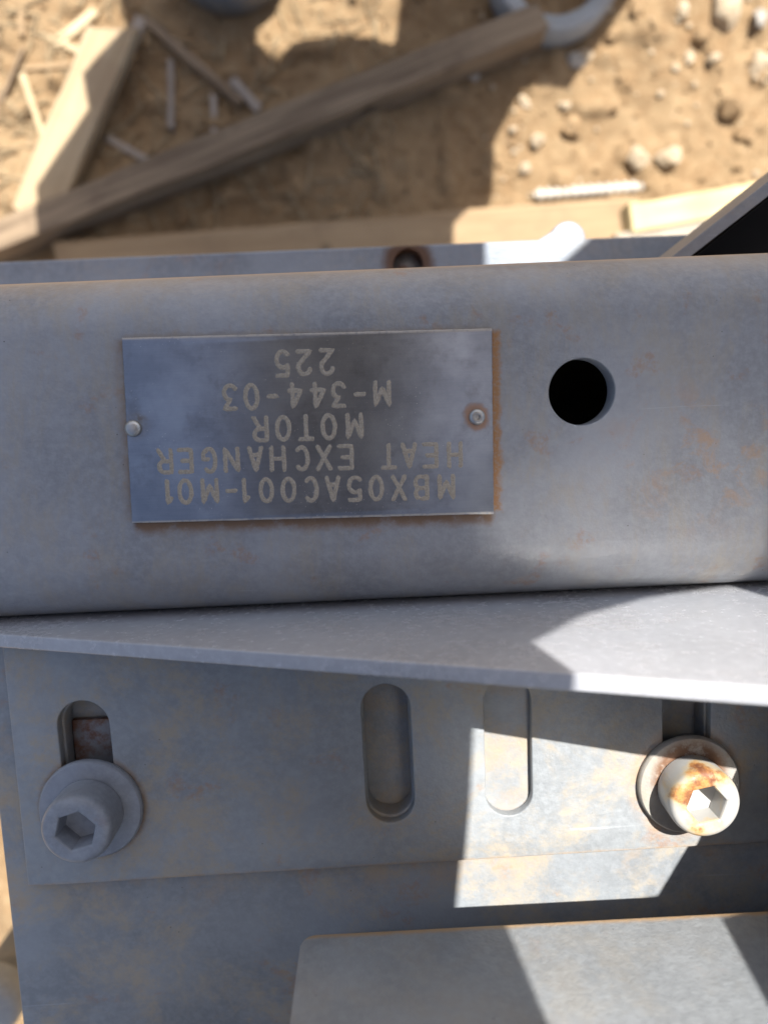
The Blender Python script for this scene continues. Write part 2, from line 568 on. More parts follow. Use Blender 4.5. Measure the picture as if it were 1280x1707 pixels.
# tapering gusset standing on the base plate
GS = [(-143, -30)] + [(x, 41.8 + .368 * x) for x in (-140, 176)] + [(184, 109), (186, 104), (186, -30)]
mt = Matrix(((1, 0, 0, 0), (0, 0, -1, -58.55), (0, 1, 0, 0), (0, 0, 0, 1)))
me = plate(GS, [], 4.2, .7, mt)
place('gusset_plate', me, M_GUSSET, fr, None, 35)
# legs, outside the picture, that carry the frame
for lx in (-560, 560):
    me = plate(rrect(lx - 35, lx + 35, -45, 30, 6), [rrect(lx - 31, lx + 31, -41, 26, 3)], 519, .5, Matrix.Translation((0, 0, -130.4 - 259.5)))
    place('leg', me, M_BEAM, fr, None, 35)

# ------------------------------------------------------------------ slotted bracket and its bolts
sb = thing('slotted_bracket', (0, -100, Z_BASE), 'flat grey bracket plate with four vertical slots, bolted to the base plate', 'bracket')
outer = [(-109.0, -61.2), (-109.2, -137.2), (118.6, -135.0), (118.6, -61.2)]
slots = [slot_outline(-88.0, -79.8, -126, 15.2, lean=0.2), slot_outline(0.8, -79.2, -122.6, 14.4, lean=0.3),
         slot_outline(36.8, -79.2, -122.2, 14.0, lean=-.1), slot_outline(90.2, -79.2, -126, 14.4)]
me = plate(outer, slots, Z_SLOT - Z_BASE - .1, .45, Matrix.Translation((0, 0, (Z_SLOT + Z_BASE) / 2 + .05)))
place('slotted_plate', me, M_SLOT, sb, None, 35)
place('shim', box_me(-94.7, -81.3, -124, -88.8, Z_BASE - 7.1, Z_BASE - 4.6, .35), M_SHIM, sb, None, 35)

def bolt(cx, cy, mat, label, hexrot, h=11.4, wmat=None):
    zt = Z_SLOT + .05
    b = thing('socket_bolt', (cx, cy, zt), label, 'bolt', 'socket head bolts holding the slotted bracket')
    rw = 15.2
    w = lathe([(0, zt), (rw - .3, zt), (rw, zt + .4), (rw, zt + 1.8), (rw - .5, zt + 2.4), (8.0, zt + 2.5), (0, zt + 2.5)], cx, cy, 64)
    place('washer', w, wmat or mat, b, None, 40)
    z0 = zt + 2.55; z1 = z0 + h
    n = 144
    bmh = bmesh.new()
    prof = [(9.6, z0), (9.9, z0 + .4), (10.1, z1 - 2.6), (10.02, z1 - 1.7), (9.7, z1 - .85), (9.1, z1 - .3), (8.2, z1 - .03), (7.0, z1)]
    rings = [[bmh.verts.new((cx + r * math.cos(2 * math.pi * i / n), cy + r * math.sin(2 * math.pi * i / n), z)) for i in range(n)] for r, z in prof]
    for k_ in (1, 2):
        for i in range(0, n, 2):
            rings[k_][i].co.x += .10 * math.cos(2 * math.pi * i / n); rings[k_][i].co.y += .10 * math.sin(2 * math.pi * i / n)
    def hexr(ap, z):
        out = []
        for i in range(n):
            a = 2 * math.pi * i / n
            k = (a - hexrot + math.pi / 6) % (math.pi / 3) - math.pi / 6
            rr = ap / math.cos(k)
            out.append(bmh.verts.new((cx + rr * math.cos(a), cy + rr * math.sin(a), z)))
        return out
    rings += [hexr(5.35, z1 - .10), hexr(5.1, z1 - .35), hexr(5.0, z1 - .9), hexr(4.95, z1 - 7.0)]
    for a, b2 in zip(rings, rings[1:]):
        for i in range(n):
            bmh.faces.new((a[i], a[(i + 1) % n], b2[(i + 1) % n], b2[i]))
    c = bmh.verts.new((cx, cy, z1 - 8.0))
    for i in range(n):
        bmh.faces.new((rings[-1][i], rings[-1][(i + 1) % n], c))
    bmh.faces.new(rings[0][::-1])
    bmesh.ops.recalc_face_normals(bmh, faces=bmh.faces)
    place('bolt_head', bm_mesh(bmh), mat, b, None, 40)
    # shank down through the slot
    place('shank', lathe([(0, Z_BASE - 20), (5.9, Z_BASE - 20), (5.9, zt - .05), (0, zt - .05)], cx, cy, 24), mat, b, None, 40)
    return b
bolt(B1[0], B1[1], M_BOLT, 'clean grey socket head bolt with washer at the left end of the slotted bracket', math.radians(15 + 30))
bolt(B2[0], B2[1], M_RBOLT, 'rust stained pale socket head bolt with washer in the sunlit patch', math.radians(40), wmat=M_RWASH)

# ------------------------------------------------------------------ upright plate at the near edge
up = thing('upright_plate', (50, -137, 30), 'grey steel plate standing on edge above the base plate, rusty lower edge', 'steel plate')
pr = [(-23.8 + 4.2 - 4.2 * math.cos(a), 30 + 4.2 - 4.2 * math.sin(a)) for a in np.linspace(0, math.pi / 2, 8)]
pr = [(-23.8, 150)] + pr + [(118.7, 30), (118.7, 150)]
mt = Matrix(((1, 0, 0, 0), (0, 0, -1, -137.4), (0, 1, 0, 0), (0, 0, 0, 1)))
place('plate', plate(pr, [], 11, 1.9, mt), M_UPRIGHT, up, None, 35)

# ------------------------------------------------------------------ motor-shaped blocker added out of view to darken the right side
mo = thing('motor_light_blocker', (300, -270, Z_BASE), 'unseen dark grey motor-shaped light blocker with side plate, right of the upright plate', 'light blocker')
bm = bmesh.new()
mpr = []
for k in range(40):
    a0 = 2 * math.pi * k / 40; a1 = a0 + math.pi / 40
    for a_, r_m in ((a0, 118), (a0 + .02, 132), (a1 - .02, 132), (a1, 118)):
        mpr.append((-272 + r_m * math.cos(a_), 165 + r_m * math.sin(a_)))
ra = [bm.verts.new((150, y, z)) for y, z in mpr]; rb = [bm.verts.new((470, y, z)) for y, z in mpr]
for i in range(len(mpr)):
    bm.faces.new((ra[i], ra[(i + 1) % len(mpr)], rb[(i + 1) % len(mpr)], rb[i]))
bm.faces.new(ra[::-1]); bm.faces.new(rb)
bmesh.ops.recalc_face_normals(bm, faces=bm.faces)
place('housing', bm_mesh(bm), M_DARKPAINT, mo, None, 30)
place('end_shield', plate(circle(-272, 165, 140, 56), [], 22, 3, Matrix(((0, 0, 1, 139), (1, 0, 0, 0), (0, 1, 0, 0), (0, 0, 0, 1)))), M_DARKPAINT, mo, None, 35)
for y_ in (-390, -180):
    place('foot', box_me(145, 460, y_ - 26, y_ + 26, Z_BASE + .1, 62, 3), M_DARKPAINT, mo, None, 35)
spx = [(-420, Z_BASE + .1), (-74.5, Z_BASE + .1), (-73, 105), (-66, 150), (-47, 187), (-38, 240), (-37, 296), (-420, 296)]  # front edge shaped to throw the slanting shadow boundary
place('side_plate', plate(spx, [], 8, .8, Matrix(((0, 0, 1, 123), (1, 0, 0, 0), (0, 1, 0, 0), (0, 0, 0, 1)))), M_DARKPAINT, mo, None, 35)
place('sky_block', box_me(-105, 118.7, -390, -204, Z_BASE + .1, 215, 4), M_DARKPAINT, mo, None, 35)  # unseen block added to cut off sky from the -Y side
place('gap_filler', box_me(-14, 118.7, -203.5, -160, Z_BASE + .1, 60, 2), M_DARKPAINT, mo, None, 35)  # dark filler added to keep the gap under the upright plate dark

# ------------------------------------------------------------------ open box beside the beam, its inner shade put in as near-black inserts
ob_ = thing('open_box', (210, 80, -120), 'open steel box with grey rim and its inner shade painted black, beside the beam', 'box')
out2 = [(94.5, 41.3), (205, 120.5), (320, 120.5), (320, 41.3)]
in2 = [(104.3, 43.5), (206.5, 116.5), (316, 116.5), (316, 43.5)]
me = plate(out2, [in2], 34, .5, Matrix.Translation((0, 0, -67.0)))
place('wall', me, M_BOXP, ob_, None, 35)
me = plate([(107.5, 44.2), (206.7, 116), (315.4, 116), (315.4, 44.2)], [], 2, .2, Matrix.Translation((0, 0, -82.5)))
place('shade_floor', me, M_DARK, ob_, None, 35)
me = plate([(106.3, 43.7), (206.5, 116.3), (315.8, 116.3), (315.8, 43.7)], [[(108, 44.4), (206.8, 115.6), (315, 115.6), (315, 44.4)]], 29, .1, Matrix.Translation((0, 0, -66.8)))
place('shade_insert', me, M_DARK, ob_, None, 35)

# ------------------------------------------------------------------ name plate
def plate_mat():
    t = NT('brushed_steel')
    br = t.noise(1.0, 4, .6, t.mapping(scale=(90, 3600, 400), rot=(0, 0, -PANG)))
    st = t.noise(45, 7, .65)
    col = t.mix(t.step(st, .35, .7), (0.225, 0.245, 0.285), (0.33, 0.355, 0.40))
    col = t.mix(t.step(br, .3, .7, 0, .06), col, (0.60, 0.60, 0.62))
    # smoky stains and pale specks
    col = t.mix(t.step(t.noise(75, 6, .7, t.mapping(loc=(.3, .1, 0))), .50, .72, 0, .5), col, (0.15, 0.15, 0.16))
    sp = t.math('MULTIPLY', t.step(t.vor(900), .12, .05), t.step(t.noise(60, 3, .5, t.mapping(loc=(.7, .4, 0))), .5, .62))
    col = t.mix(t.math('MULTIPLY', sp, .75), col, (0.75, 0.74, 0.72))
    rr = ring_mask(t, *RV2, 2.6, 4.4, .2, .4)
    rl = ring_mask(t, RV1[0] + .9, RV1[1] + .8, 2.0, 4.6, .42, .6)
    col = t.mix(t.math('MULTIPLY', rr, .8), col, (0.36, 0.19, 0.10))
    col = t.mix(t.math('MULTIPLY', rl, .8), col, (0.15, 0.11, 0.085))
    sub = t.n('ShaderNodeVectorMath'); sub.operation = 'SUBTRACT'
    t.set(sub.inputs[0], t.pos); sub.inputs[1].default_value = (PC[0] * MM, PC[1] * MM, 0)
    rot = t.n('ShaderNodeVectorRotate'); rot.rotation_type = 'Z_AXIS'
    t.set(rot.inputs['Vector'], sub.outputs[0]); rot.inputs['Angle'].default_value = -PANG
    px_, py_, pz_ = t.xyz(rot.outputs[0])
    ex = t.math('SUBTRACT', t.math('ABSOLUTE', py_), PH / 2 * MM)
    worn = t.math('MULTIPLY', t.step(ex, -.0008, -.0003), t.step(t.noise(700, 4, .6), .3, .55, .3, 1.0))
    col = t.mix(t.math('MULTIPLY', worn, .8), col, (0.55, 0.50, 0.44))
    dirt = t.math('MAXIMUM', rr, rl)
    dirt = t.math('MAXIMUM', dirt, t.math('MULTIPLY', worn, .6))
    ro = t.math('ADD', t.math('MULTIPLY', br, .07), t.math('ADD', t.math('MULTIPLY', dirt, .3), .27))
    metal = t.math('SUBTRACT', .92, t.math('MULTIPLY', t.math('MAXIMUM', dirt, sp), .85))
    nrm = t.bump(br, .03, .0002)
    nrm = t.bump(t.noise(60, 3), .08, .0015, nrm)
    return t.fin(col, ro, metal, nrm)
RV1 = un(222, 714, 1.2)[:2]
RV2 = un(795, 695, 1.2)[:2]
M_PLATE = plate_mat()

def rivet_mat():
    t = NT('rivet_alloy')
    return t.fin(t.mix(t.noise(500, 4), (0.36, 0.355, 0.345), (0.58, 0.57, 0.55)), .38, .85, t.bump(t.noise(900, 3), .15, .0003))
M_RIVET = rivet_mat()

def letter_mat():
    t = NT('engraving')
    n = t.noise(1900, 4, .7)
    col = t.mix(t.step(n, .3, .7), (0.34, 0.295, 0.235), (0.46, 0.40, 0.325))
    return t.fin(col, .85, 0, t.bump(n, .6, .0004), .3)
M_LETTER = letter_mat()

np_root = thing('name_plate', (PC[0], PC[1], 0), 'stamped metal name plate with upside-down lettering, rust along its edges', 'name plate')
cs = [tuple(p[:2]) for p in PLATE]
def jag(a, b, n, amp):
    a = np.array(a); b = np.array(b); d = b - a; nn = np.array([-d[1], d[0]]) / np.linalg.norm(d)
    return [tuple(a + d * k / n + nn * (random.uniform(-amp, amp) if k else 0)) for k in range(n)]
edge = []
for a, b in zip(cs, cs[1:] + cs[:1]):
    edge += jag(a, b, 60, .05)
place('plate', plate(edge, [], 1.15, .16, Matrix.Translation((0, 0, .625)), 2), M_PLATE, np_root, None, 30)
zt = 1.2
place('rivet', lathe([(0, zt), (2.25, zt), (2.3, zt + .25), (2.0, zt + .8), (1.45, zt + 1.2), (1.2, zt + 1.28), (0, zt + 1.3)], *RV1, 28), M_RIVET, np_root, None, 50)
place('rivet', lathe([(0, zt), (2.25, zt), (2.2, zt + .3), (1.8, zt + .8), (1.2, zt + 1.05), (.75, zt + .9), (.6, zt + .2), (0, zt + .15)], *RV2, 28), M_RIVET, np_root, None, 50)

# engraved single-stroke lettering, glyph box 0..1 wide x 0..1 high
def arc(cx, cy, rx, ry, a0, a1, n=14):
    return [(cx + rx * math.cos(math.radians(a)), cy + ry * math.sin(math.radians(a))) for a in np.linspace(a0, a1, n)]
GLY = {
    'M': [[(0, 0), (0, 1), (.5, .25), (1, 1), (1, 0)]],
    'B': [[(0, 0), (0, 1), (.6, 1)] + arc(.6, .76, .36, .24, 90, -90, 9) + [(.1, .52)], [(.6, .52)] + arc(.62, .26, .38, .26, 90, -90, 9) + [(0, 0)]],
    'X': [[(0, 0), (1, 1)], [(0, 1), (1, 0)]],
    '0': [arc(.5, .5, .48, .5, 90, 450, 26)],
    'O': [arc(.5, .5, .5, .5, 90, 450, 26)],
    '5': [[(.95, 1), (.15, 1), (.1, .56)] + arc(.48, .33, .5, .34, 130, -140, 16)],
    'A': [[(0, 0), (.5, 1), (1, 0)], [(.2, .30), (.8, .30)]],
    'C': [arc(.5, .5, .5, .5, 48, 312, 20)],
    '1': [[(.2, .80), (.62, 1), (.62, 0)]],
    '-': [[(.12, .5), (.9, .5)]],
    'H': [[(0, 0), (0, 1)], [(1, 0), (1, 1)], [(0, .5), (1, .5)]],
    'E': [[(1, 1), (0, 1), (0, 0), (1, 0)], [(0, .5), (.75, .5)]],
    'T': [[(0, 1), (1, 1)], [(.5, 1), (.5, 0)]],
    'N': [[(0, 0), (0, 1), (1, 0), (1, 1)]],
    'G': [arc(.5, .5, .5, .5, 50, 300, 18) + [(1, .2), (1, .45), (.6, .45)]],
    'R': [[(0, 0), (0, 1), (.55, 1)] + arc(.58, .75, .4, .25, 90, -90, 9) + [(.05, .5)], [(.5, .5), (1, 0)]],
    '3': [[(.05, 1), (.95, 1), (.45, .60)] + arc(.45, .31, .5, .31, 75, -150, 16)],
    '4': [[(.72, 0), (.72, 1), (.0, .28), (1, .28)]],
    '2': [arc(.5, .70, .48, .30, 165, -30, 14) + [(0, 0), (1, 0)]],
}
LINES = [
    ('MBX05AC001-M01', [744, 702, 665, 627, 592, 555, 518, 481, 444, 409, 386, 350, 309, 281], (744, 812), (280, 820)),
    ('HEATEXCHANGER', [758, 717, 682, 648, 576, 540, 503, 463, 426, 386, 349, 309, 275], (758, 758), (275, 769)),
    ('MOTOR', [591, 548, 510, 472, 434], (592, 710), (434, 715)),
    ('M-344-03', [637, 600, 564, 530, 492, 455, 419, 383], (637, 656), (383, 662)),
    ('225', [545, 507, 471], (545, 603), (471, 606)),
]
pd = (PLATE[1] - PLATE[0])[:2]; pd /= np.linalg.norm(pd)
tx = -pd; ty = np.array([-tx[1], tx[0]])   # text right / text up, seen on the plate
for text, xs, (xa, ya), (xb, yb) in LINES:
    cu = bpy.data.curves.new('t', 'CURVE'); cu.dimensions = '3D'
    cu.bevel_depth = 1.0; cu.bevel_resolution = 3; cu.use_fill_caps = True
    for ch, px in zip(text, xs):
        py = ya + (px - xa) * (yb - ya) / (xb - xa)
        c0 = un(px, py, 1.2)[:2]
        w = {'M': 3.75, '-': 2.9, '1': 2.3}.get(ch, 3.3) * random.uniform(.97, 1.04)
        hgt = 6.15 * random.uniform(.98, 1.03)
        for st in GLY[ch]:
            pts = [c0 + tx * (u - .5) * w + ty * (v - .5) * hgt for u, v in st]
            seg = []
            for a, b in zip(pts, pts[1:]):
                k = max(1, int(np.linalg.norm(b - a) / .42))
                seg += [a + (b - a) * i / k for i in range(k)]
            seg.append(pts[-1])
            t0 = (seg[1] - seg[0]); t0 /= np.linalg.norm(t0)
            t1 = (seg[-1] - seg[-2]); t1 /= np.linalg.norm(t1)
            full = [(seg[0] - t0 * .52, .25), (seg[0] - t0 * .36, .46)] + [(s, .60) for s in seg] + [(seg[-1] + t1 * .36, .46), (seg[-1] + t1 * .52, .25)]
            sp = cu.splines.new('POLY'); sp.points.add(len(full) - 1)
            for q, (p, rd) in zip(sp.points, full):
                q.co = (p[0] + random.gauss(0, .035), p[1] + random.gauss(0, .035), 0, 1)
                q.radius = rd * random.uniform(.88, 1.12)
    o = bpy.data.objects.new('t', cu); C.objects.link(o)
    dg = bpy.context.evaluated_depsgraph_get()
    me = bpy.data.meshes.new_from_object(o.evaluated_get(dg))
    bpy.data.objects.remove(o); bpy.data.curves.remove(cu)
    me.transform(Matrix.Translation((0, 0, 1.2)) @ Matrix.Diagonal((1, 1, .10, 1)))
    lt = place('lettering', me, M_LETTER, np_root, None, 60)
    lt['label'] = 'engraved tan line of lettering reading ' + {'HEATEXCHANGER': 'HEAT EXCHANGER'}.get(text, text)

# ------------------------------------------------------------------ things lying on the sand
def wood_mat(name, ca, cb, cd, ang, grain=1.0):
    t = NT(name)
    v = t.mapping(scale=(8, 150, 60), v=t.mapping(rot=(0, 0, -ang)))
    gr = t.noise(1.0, 6, .65, v, .6)
    col = t.mix(t.step(gr, .3, .7), ca, cb)
    col = t.mix(t.step(t.noise(18, 5, .65), .5, .7, 0, .6), col, cd)
    knot = t.step(t.vor(11), .05, .12, .7, 0)
    col = t.mix(knot, col, tuple(c * .35 for c in cd))
    nrm = t.bump(gr, .5, .002 * grain)
    return t.fin(col, .8, 0, nrm, .3)

def board(name, a, b, w, z0, z1, ca, cb, cd, label, cat='plank', skew=0.0, roll=0.0, ends=(0, 0)):
    """rough sawn board between two ground points (mm), width w, underside z0, top z1"""
    a = np.array(a[:2], float); b = np.array(b[:2], float)
    L = np.linalg.norm(b - a); d = (b - a) / L; ang = math.atan2(d[1], d[0])
    bm = bmesh.new()
    N = 26
    rings = []
    sd = random.random() * 50
    for i in range(N + 1):
        s = i / N
        jx = 0
        ring = []
        for (u, v) in ((-.5, 0), (.5, 0), (.5, .86), (.46, 1), (-.46, 1), (-.5, .86)):
            e = 1.6 * noise.noise(Vector((s * L * .02 + sd, u * 3, v * 3)))
            off = u * w + e
            z = z0 + v * (z1 - z0) + .9 * noise.noise(Vector((s * L * .015, sd + u, 7))) + roll * u * w + (0 if v == 0 else 0)
            ext = 0
            if i in (0, N):
                ext = random.uniform(-3, 3) + (ends[0] if i == 0 else ends[1]) * u * w
            p = a + d * (s * L + ext) + np.array([-d[1], d[0]]) * off
            ring.append(bm.verts.new((p[0], p[1], z)))
        rings.append(ring)
    for r0, r1 in zip(rings, rings[1:]):
        for k in range(6):
            bm.faces.new((r0[k], r0[(k + 1) % 6], r1[(k + 1) % 6], r1[k]))
    bm.faces.new(rings[0][::-1]); bm.faces.new(rings[-1])
    bmesh.ops.recalc_face_normals(bm, faces=bm.faces)
    m = (a + b) / 2
    o = place(name, bm_mesh(bm), wood_mat(name + '_wood', ca, cb, cd, ang), None, (m[0], m[1], z0), 30)
    tag(o, label, cat)
    return o

def off(p, q, k):
    """shift the line p-q sideways by k mm"""
    p = np.array(p[:2]); q = np.array(q[:2]); d = (q - p) / np.linalg.norm(q - p)
    n = np.array([-d[1], d[0]])
    return p + n * k, q + n * k

W_OLD = ((0.15, 0.108, 0.072), (0.30, 0.225, 0.150), (0.13, 0.09, 0.062))
W_PALE = ((0.36, 0.27, 0.165), (0.46, 0.36, 0.235), (0.30, 0.21, 0.13))
W_TAN = ((0.29, 0.20, 0.115), (0.36, 0.26, 0.155), (0.24, 0.165, 0.10))
# long batten running diagonally
ZT = Z_GROUND + 44
a, b = un(-40, 377, ZT), un(897, -2, ZT)
a, b = off(a, b, -15)
board('batten', a, b, 30, Z_GROUND + 1, ZT, *W_OLD, 'long grey-brown timber batten lying diagonally across the shaded sand', 'batten')
# broad board along the beam
ZB = Z_GROUND + 26
a, b = un(90, 402, ZB), un(1062, 326, ZB)
a, b = off(a, b, -42)
board('board', a, b, 84, Z_GROUND + 4, ZB, *W_TAN, 'broad tan board lying along the far side of the beam, half in shade', 'board')
ZC = Z_GROUND + 42
a, b = un(1045, 340, ZC), un(1330, 292, ZC)
a, b = off(a, b, -14)
board('board', a, b, 30, Z_GROUND + 24, ZC, (0.52, 0.42, 0.22), (0.62, 0.52, 0.30), (0.44, 0.33, 0.18), 'bright yellowish board lying in full sun beside the open box', 'board')
ZD = Z_GROUND + 38
a, b = un(1030, 388, ZD), un(1240, 352, ZD)
a, b = off(a, b, -9)
board('board', a, b, 18, Z_GROUND + 28, ZD, (0.30, 0.26, 0.21), (0.42, 0.37, 0.30), (0.25, 0.21, 0.17), 'narrow grey board end just above the flange beside the open box', 'board')
# pale board at the left
ZE = Z_GROUND + 26
a, b = un(50, 365, ZE), un(186, 46, ZE)
board('board', a, b, 46, Z_GROUND + 10, ZE, *W_PALE, 'pale weathered board at the left, mostly in sun', 'board', ends=(.1, -.5), roll=.04)
# wood scrap at lower left
a, b = un(-60, 1612, Z_GROUND + 20), un(20, 1611, Z_GROUND + 20)
board('wood_scrap', a, b, 17, Z_GROUND + 6, Z_GROUND + 20, *W_PALE, 'short scrap of pale wood on the sand at the lower left', 'wood scrap')

def stick(p, q, w, h, cols, label, name='stick', group=None, lift=2.0):
    zz = Z_GROUND + 12
    a = un(p[0], p[1], zz); b = un(q[0], q[1], zz)
    m = (a + b) / 2
    zg = Z_GROUND + float(max(gh(a[0], a[1]), gh(b[0], b[1]), gh(m[0], m[1])))
    o = board(name, a, b, w, zg - 1.5 + lift - 2, zg + h + lift - 2, *cols, label, 'stick')
    if group: o['group'] = group
    return o
W_STRAW = ((0.46, 0.36, 0.22), (0.58, 0.47, 0.31), (0.40, 0.29, 0.17))
W_GREY = ((0.27, 0.235, 0.20), (0.38, 0.33, 0.285), (0.24, 0.20, 0.17))
GS_ = 'sticks and wood splinters on the sand'
for p, q, w, h, cl, lb in [
    ((277, 88), (277, 204), 10, 6, W_GREY, 'straight grey stick pointing up the picture in the middle of the shade'),
    ((352, 150), (352, 212), 9, 5, W_GREY, 'short grey splinter in the shade just above the batten'),
    ((385, 125), (428, 172), 15, 6, W_GREY, 'broad pale wood chip in the shade touching the batten'),
    ((170, 220), (240, 258), 11, 6, W_GREY, 'grey splinter in the shade beside the pale board'),
    ((240, 25), (400, 165), 13, 4, W_OLD, 'long brown lath crossing the shade above the batten'),
    ((232, 20), (215, 58), 20, 6, W_GREY, 'flat grey chip at the top of the pale board'),
    ((-6, 165), (32, 76), 5, 5, W_OLD, 'dark thin twig on the sunlit sand at the left edge'),
    ((32, 118), (66, 222), 8, 4, W_STRAW, 'pale thin stick on the sunlit sand left of the pale board'),
    ((28, 104), (112, 98), 6, 5, W_TAN, 'tan twig lying level on the sunlit sand at the left'),
    ((85, 62), (150, 8), 14, 3, W_STRAW, 'broad pale splinter on the sunlit sand at the upper left'),
    ((26, 48), (24, 0), 9, 4, W_TAN, 'short tan stick at the upper left corner'),
    ((60, 40), (128, 78), 8, 3, W_STRAW, 'pale splinter touching the upper end of the pale board'),
]:
    stick(p, q, w * .7, h * .8, cl, lb, 'stick', GS_)

def stone_mat(name, a, b):
    t = NT(name)
    n = t.noise(120, 6, .65)
    col = t.mix(t.step(n, .35, .65), a, b)
    return t.fin(col, .9, 0, t.bump(t.noise(400, 5, .7), .5, .002), .2)
M_WHITE = stone_mat('pale_stone', (0.36, 0.28, 0.19), (0.47, 0.39, 0.285))
M_CLOD = stone_mat('sand_clod', (0.24, 0.158, 0.085), (0.32, 0.225, 0.13))
M_GREYST = stone_mat('grey_stone', (0.30, 0.28, 0.25), (0.42, 0.39, 0.35))

def stone_mesh(seed, sub=3):
    bm = bmesh.new()
    bmesh.ops.create_icosphere(bm, subdivisions=sub, radius=1.0)
    o = Vector((seed * 13.7, seed * 5.1, seed * 2.3))
    for v in bm.verts:
        d = v.co.normalized()
        k = 1 + .38 * noise.noise(d * 1.1 + o) + .22 * noise.noise(d * 2.6 + o) + .10 * noise.noise(d * 6 + o)
        v.co = d * k
        v.co.z *= .72
    rs = random.Random(seed)
    for _ in range(11):
        nn = Vector((rs.gauss(0, 1), rs.gauss(0, 1), rs.gauss(0, .7))).normalized()
        lim = rs.uniform(.55, .85)
        for v in bm.verts:
            d_ = v.co.dot(nn) - lim
            if d_ > 0:
                v.co -= nn * d_ * .93
    return bm_mesh(bm)
def stone(px, py, r, mat, label, name='stone', group=None, var=None, sink=.5):
    p = un(px, py, Z_GROUND + 6)
    me = stone_mesh(var if var is not None else random.random() * 40)
    rot = Matrix.Rotation(random.random() * 6.28, 4, 'Z') @ Matrix.Diagonal((r * random.uniform(.85, 1.2), r * random.uniform(.8, 1.05), r * random.uniform(.8, 1.0), 1))
    me.transform(rot)
    zg = Z_GROUND + float(gh(p[0], p[1])) + r * (.72 - sink) * .8
    me.transform(Matrix.Translation((p[0], p[1], zg)))
    o = place(name, me, mat, None, (p[0], p[1], zg - r * .5), 28)
    tag(o, label, 'clod' if name == 'clod' else 'stone', group)
    return o
GST = 'stones and clods on the sunlit sand'
for px, py, r, m, nm, lb in [
    (981, 84, 10, M_WHITE, 'stone', 'bright white stone right on the shadow edge below the pipe collar'),
    (902, 228, 12, M_WHITE, 'stone', 'white upright stone above the corrugated white hose'),
    (878, 276, 10, M_WHITE, 'stone', 'white stone just left of the corrugated hose, by the shadow edge'),
    (876, 166, 10, M_WHITE, 'stone', 'small pale stone in the notch of the shadow edge'),
    (946, 168, 10, M_WHITE, 'stone', 'pale stone touching the brown clod from above'),
    (958, 205, 17, M_CLOD, 'clod', 'brown clod with a dark hollow near the shadow edge'),
    (1065, 258, 14, M_WHITE, 'stone', 'left one of two cream stones above the corrugated hose'),
    (1117, 262, 17, M_WHITE, 'stone', 'right one of two cream stones above the corrugated hose'),
    (1136, 16, 13, M_WHITE, 'stone', 'tall white stone at the top of the sunlit sand'),
    (1212, 14, 24, M_WHITE, 'clod', 'largest whitish clod, at the top right'),
    (1272, 100, 17, M_WHITE, 'stone', 'cream stone cut by the right edge of the picture'),
    (1222, 176, 20, M_CLOD, 'clod', 'large tan clod at the right, alone on smooth sand'),
    (1172, 58, 15, M_CLOD, 'clod', 'tan clod directly below the two topmost white lumps'),
    (1024, 52, 11, M_CLOD, 'clod', 'small brown clod near the top of the shadow edge'),
    (1060, 10, 13, M_CLOD, 'clod', 'brown clod at the top where the shadow leaves the picture'),
    (1152, 92, 11, M_WHITE, 'stone', 'cream pebble below the tan clod at the upper right'),
    (1190, 96, 10, M_WHITE, 'stone', 'cream pebble level with the stone at the right edge'),
    (1025, 172, 10, M_CLOD, 'clod', 'little tan clod in the middle of the sunlit sand'),
    (1245, 222, 13, M_CLOD, 'clod', 'flat tan clod below the large one at the right'),
    (1268, 30, 12, M_GREYST, 'stone', 'grey stone in the upper right corner'),
    (855, 72, 9, M_GREYST, 'stone', 'grey stone in the shade between batten and shadow edge'),
    (792, 118, 9, M_GREYST, 'stone', 'small grey stone in the shade below the batten'),
    (960, 92, 13, M_GREYST, 'stone', 'grey stone in the shade under the bright white one'),
]:
    stone(px, py, r * .85, m, lb, nm, GST)

# countless small gravel and crumbs
def scatter(n, rmin, rmax, box_, sub, flat=.8):
    base = stone_mesh(3.3, sub)
    bv = np.array([v.co[:] for v in base.vertices]); bf = np.array([p.vertices[:] for p in base.polygons])
    V = []; F = []
    for k in range(n):
        x = rng.uniform(box_[0], box_[1]); y = rng.uniform(box_[2], box_[3])
        r = rmin + (rmax - rmin) * rng.random() ** 3
        an = rng.random() * 6.28; c, s = math.cos(an), math.sin(an)
        q = bv * np.array([r * rng.uniform(.8, 1.3), r, r * flat])
        q = np.stack([q[:, 0] * c - q[:, 1] * s + x, q[:, 0] * s + q[:, 1] * c + y, q[:, 2] + Z_GROUND + float(gh(x, y)) + r * .25], -1)
        F.append(bf + len(V) * len(bv)); V.append(q)
    me = bpy.data.meshes.new('g')
    me.from_pydata(np.concatenate(V).tolist(), [], np.concatenate(F).tolist())
    return me
gv = place('gravel', scatter(2000, 1.0, 4.5, (-440, 470, 150, 470), 1), M_CLOD, None, (0, 300, Z_GROUND), 180)
tag(gv, 'fine tan gravel and crumbs strewn over the sand', 'gravel', kind='stuff')
gw = place('gravel', scatter(120, 1.5, 5.0, (120, 470, 150, 470), 1), M_WHITE, None, (300, 300, Z_GROUND), 180)
tag(gw, 'pale small pebbles strewn over the sunlit sand at the right', 'gravel', kind='stuff')
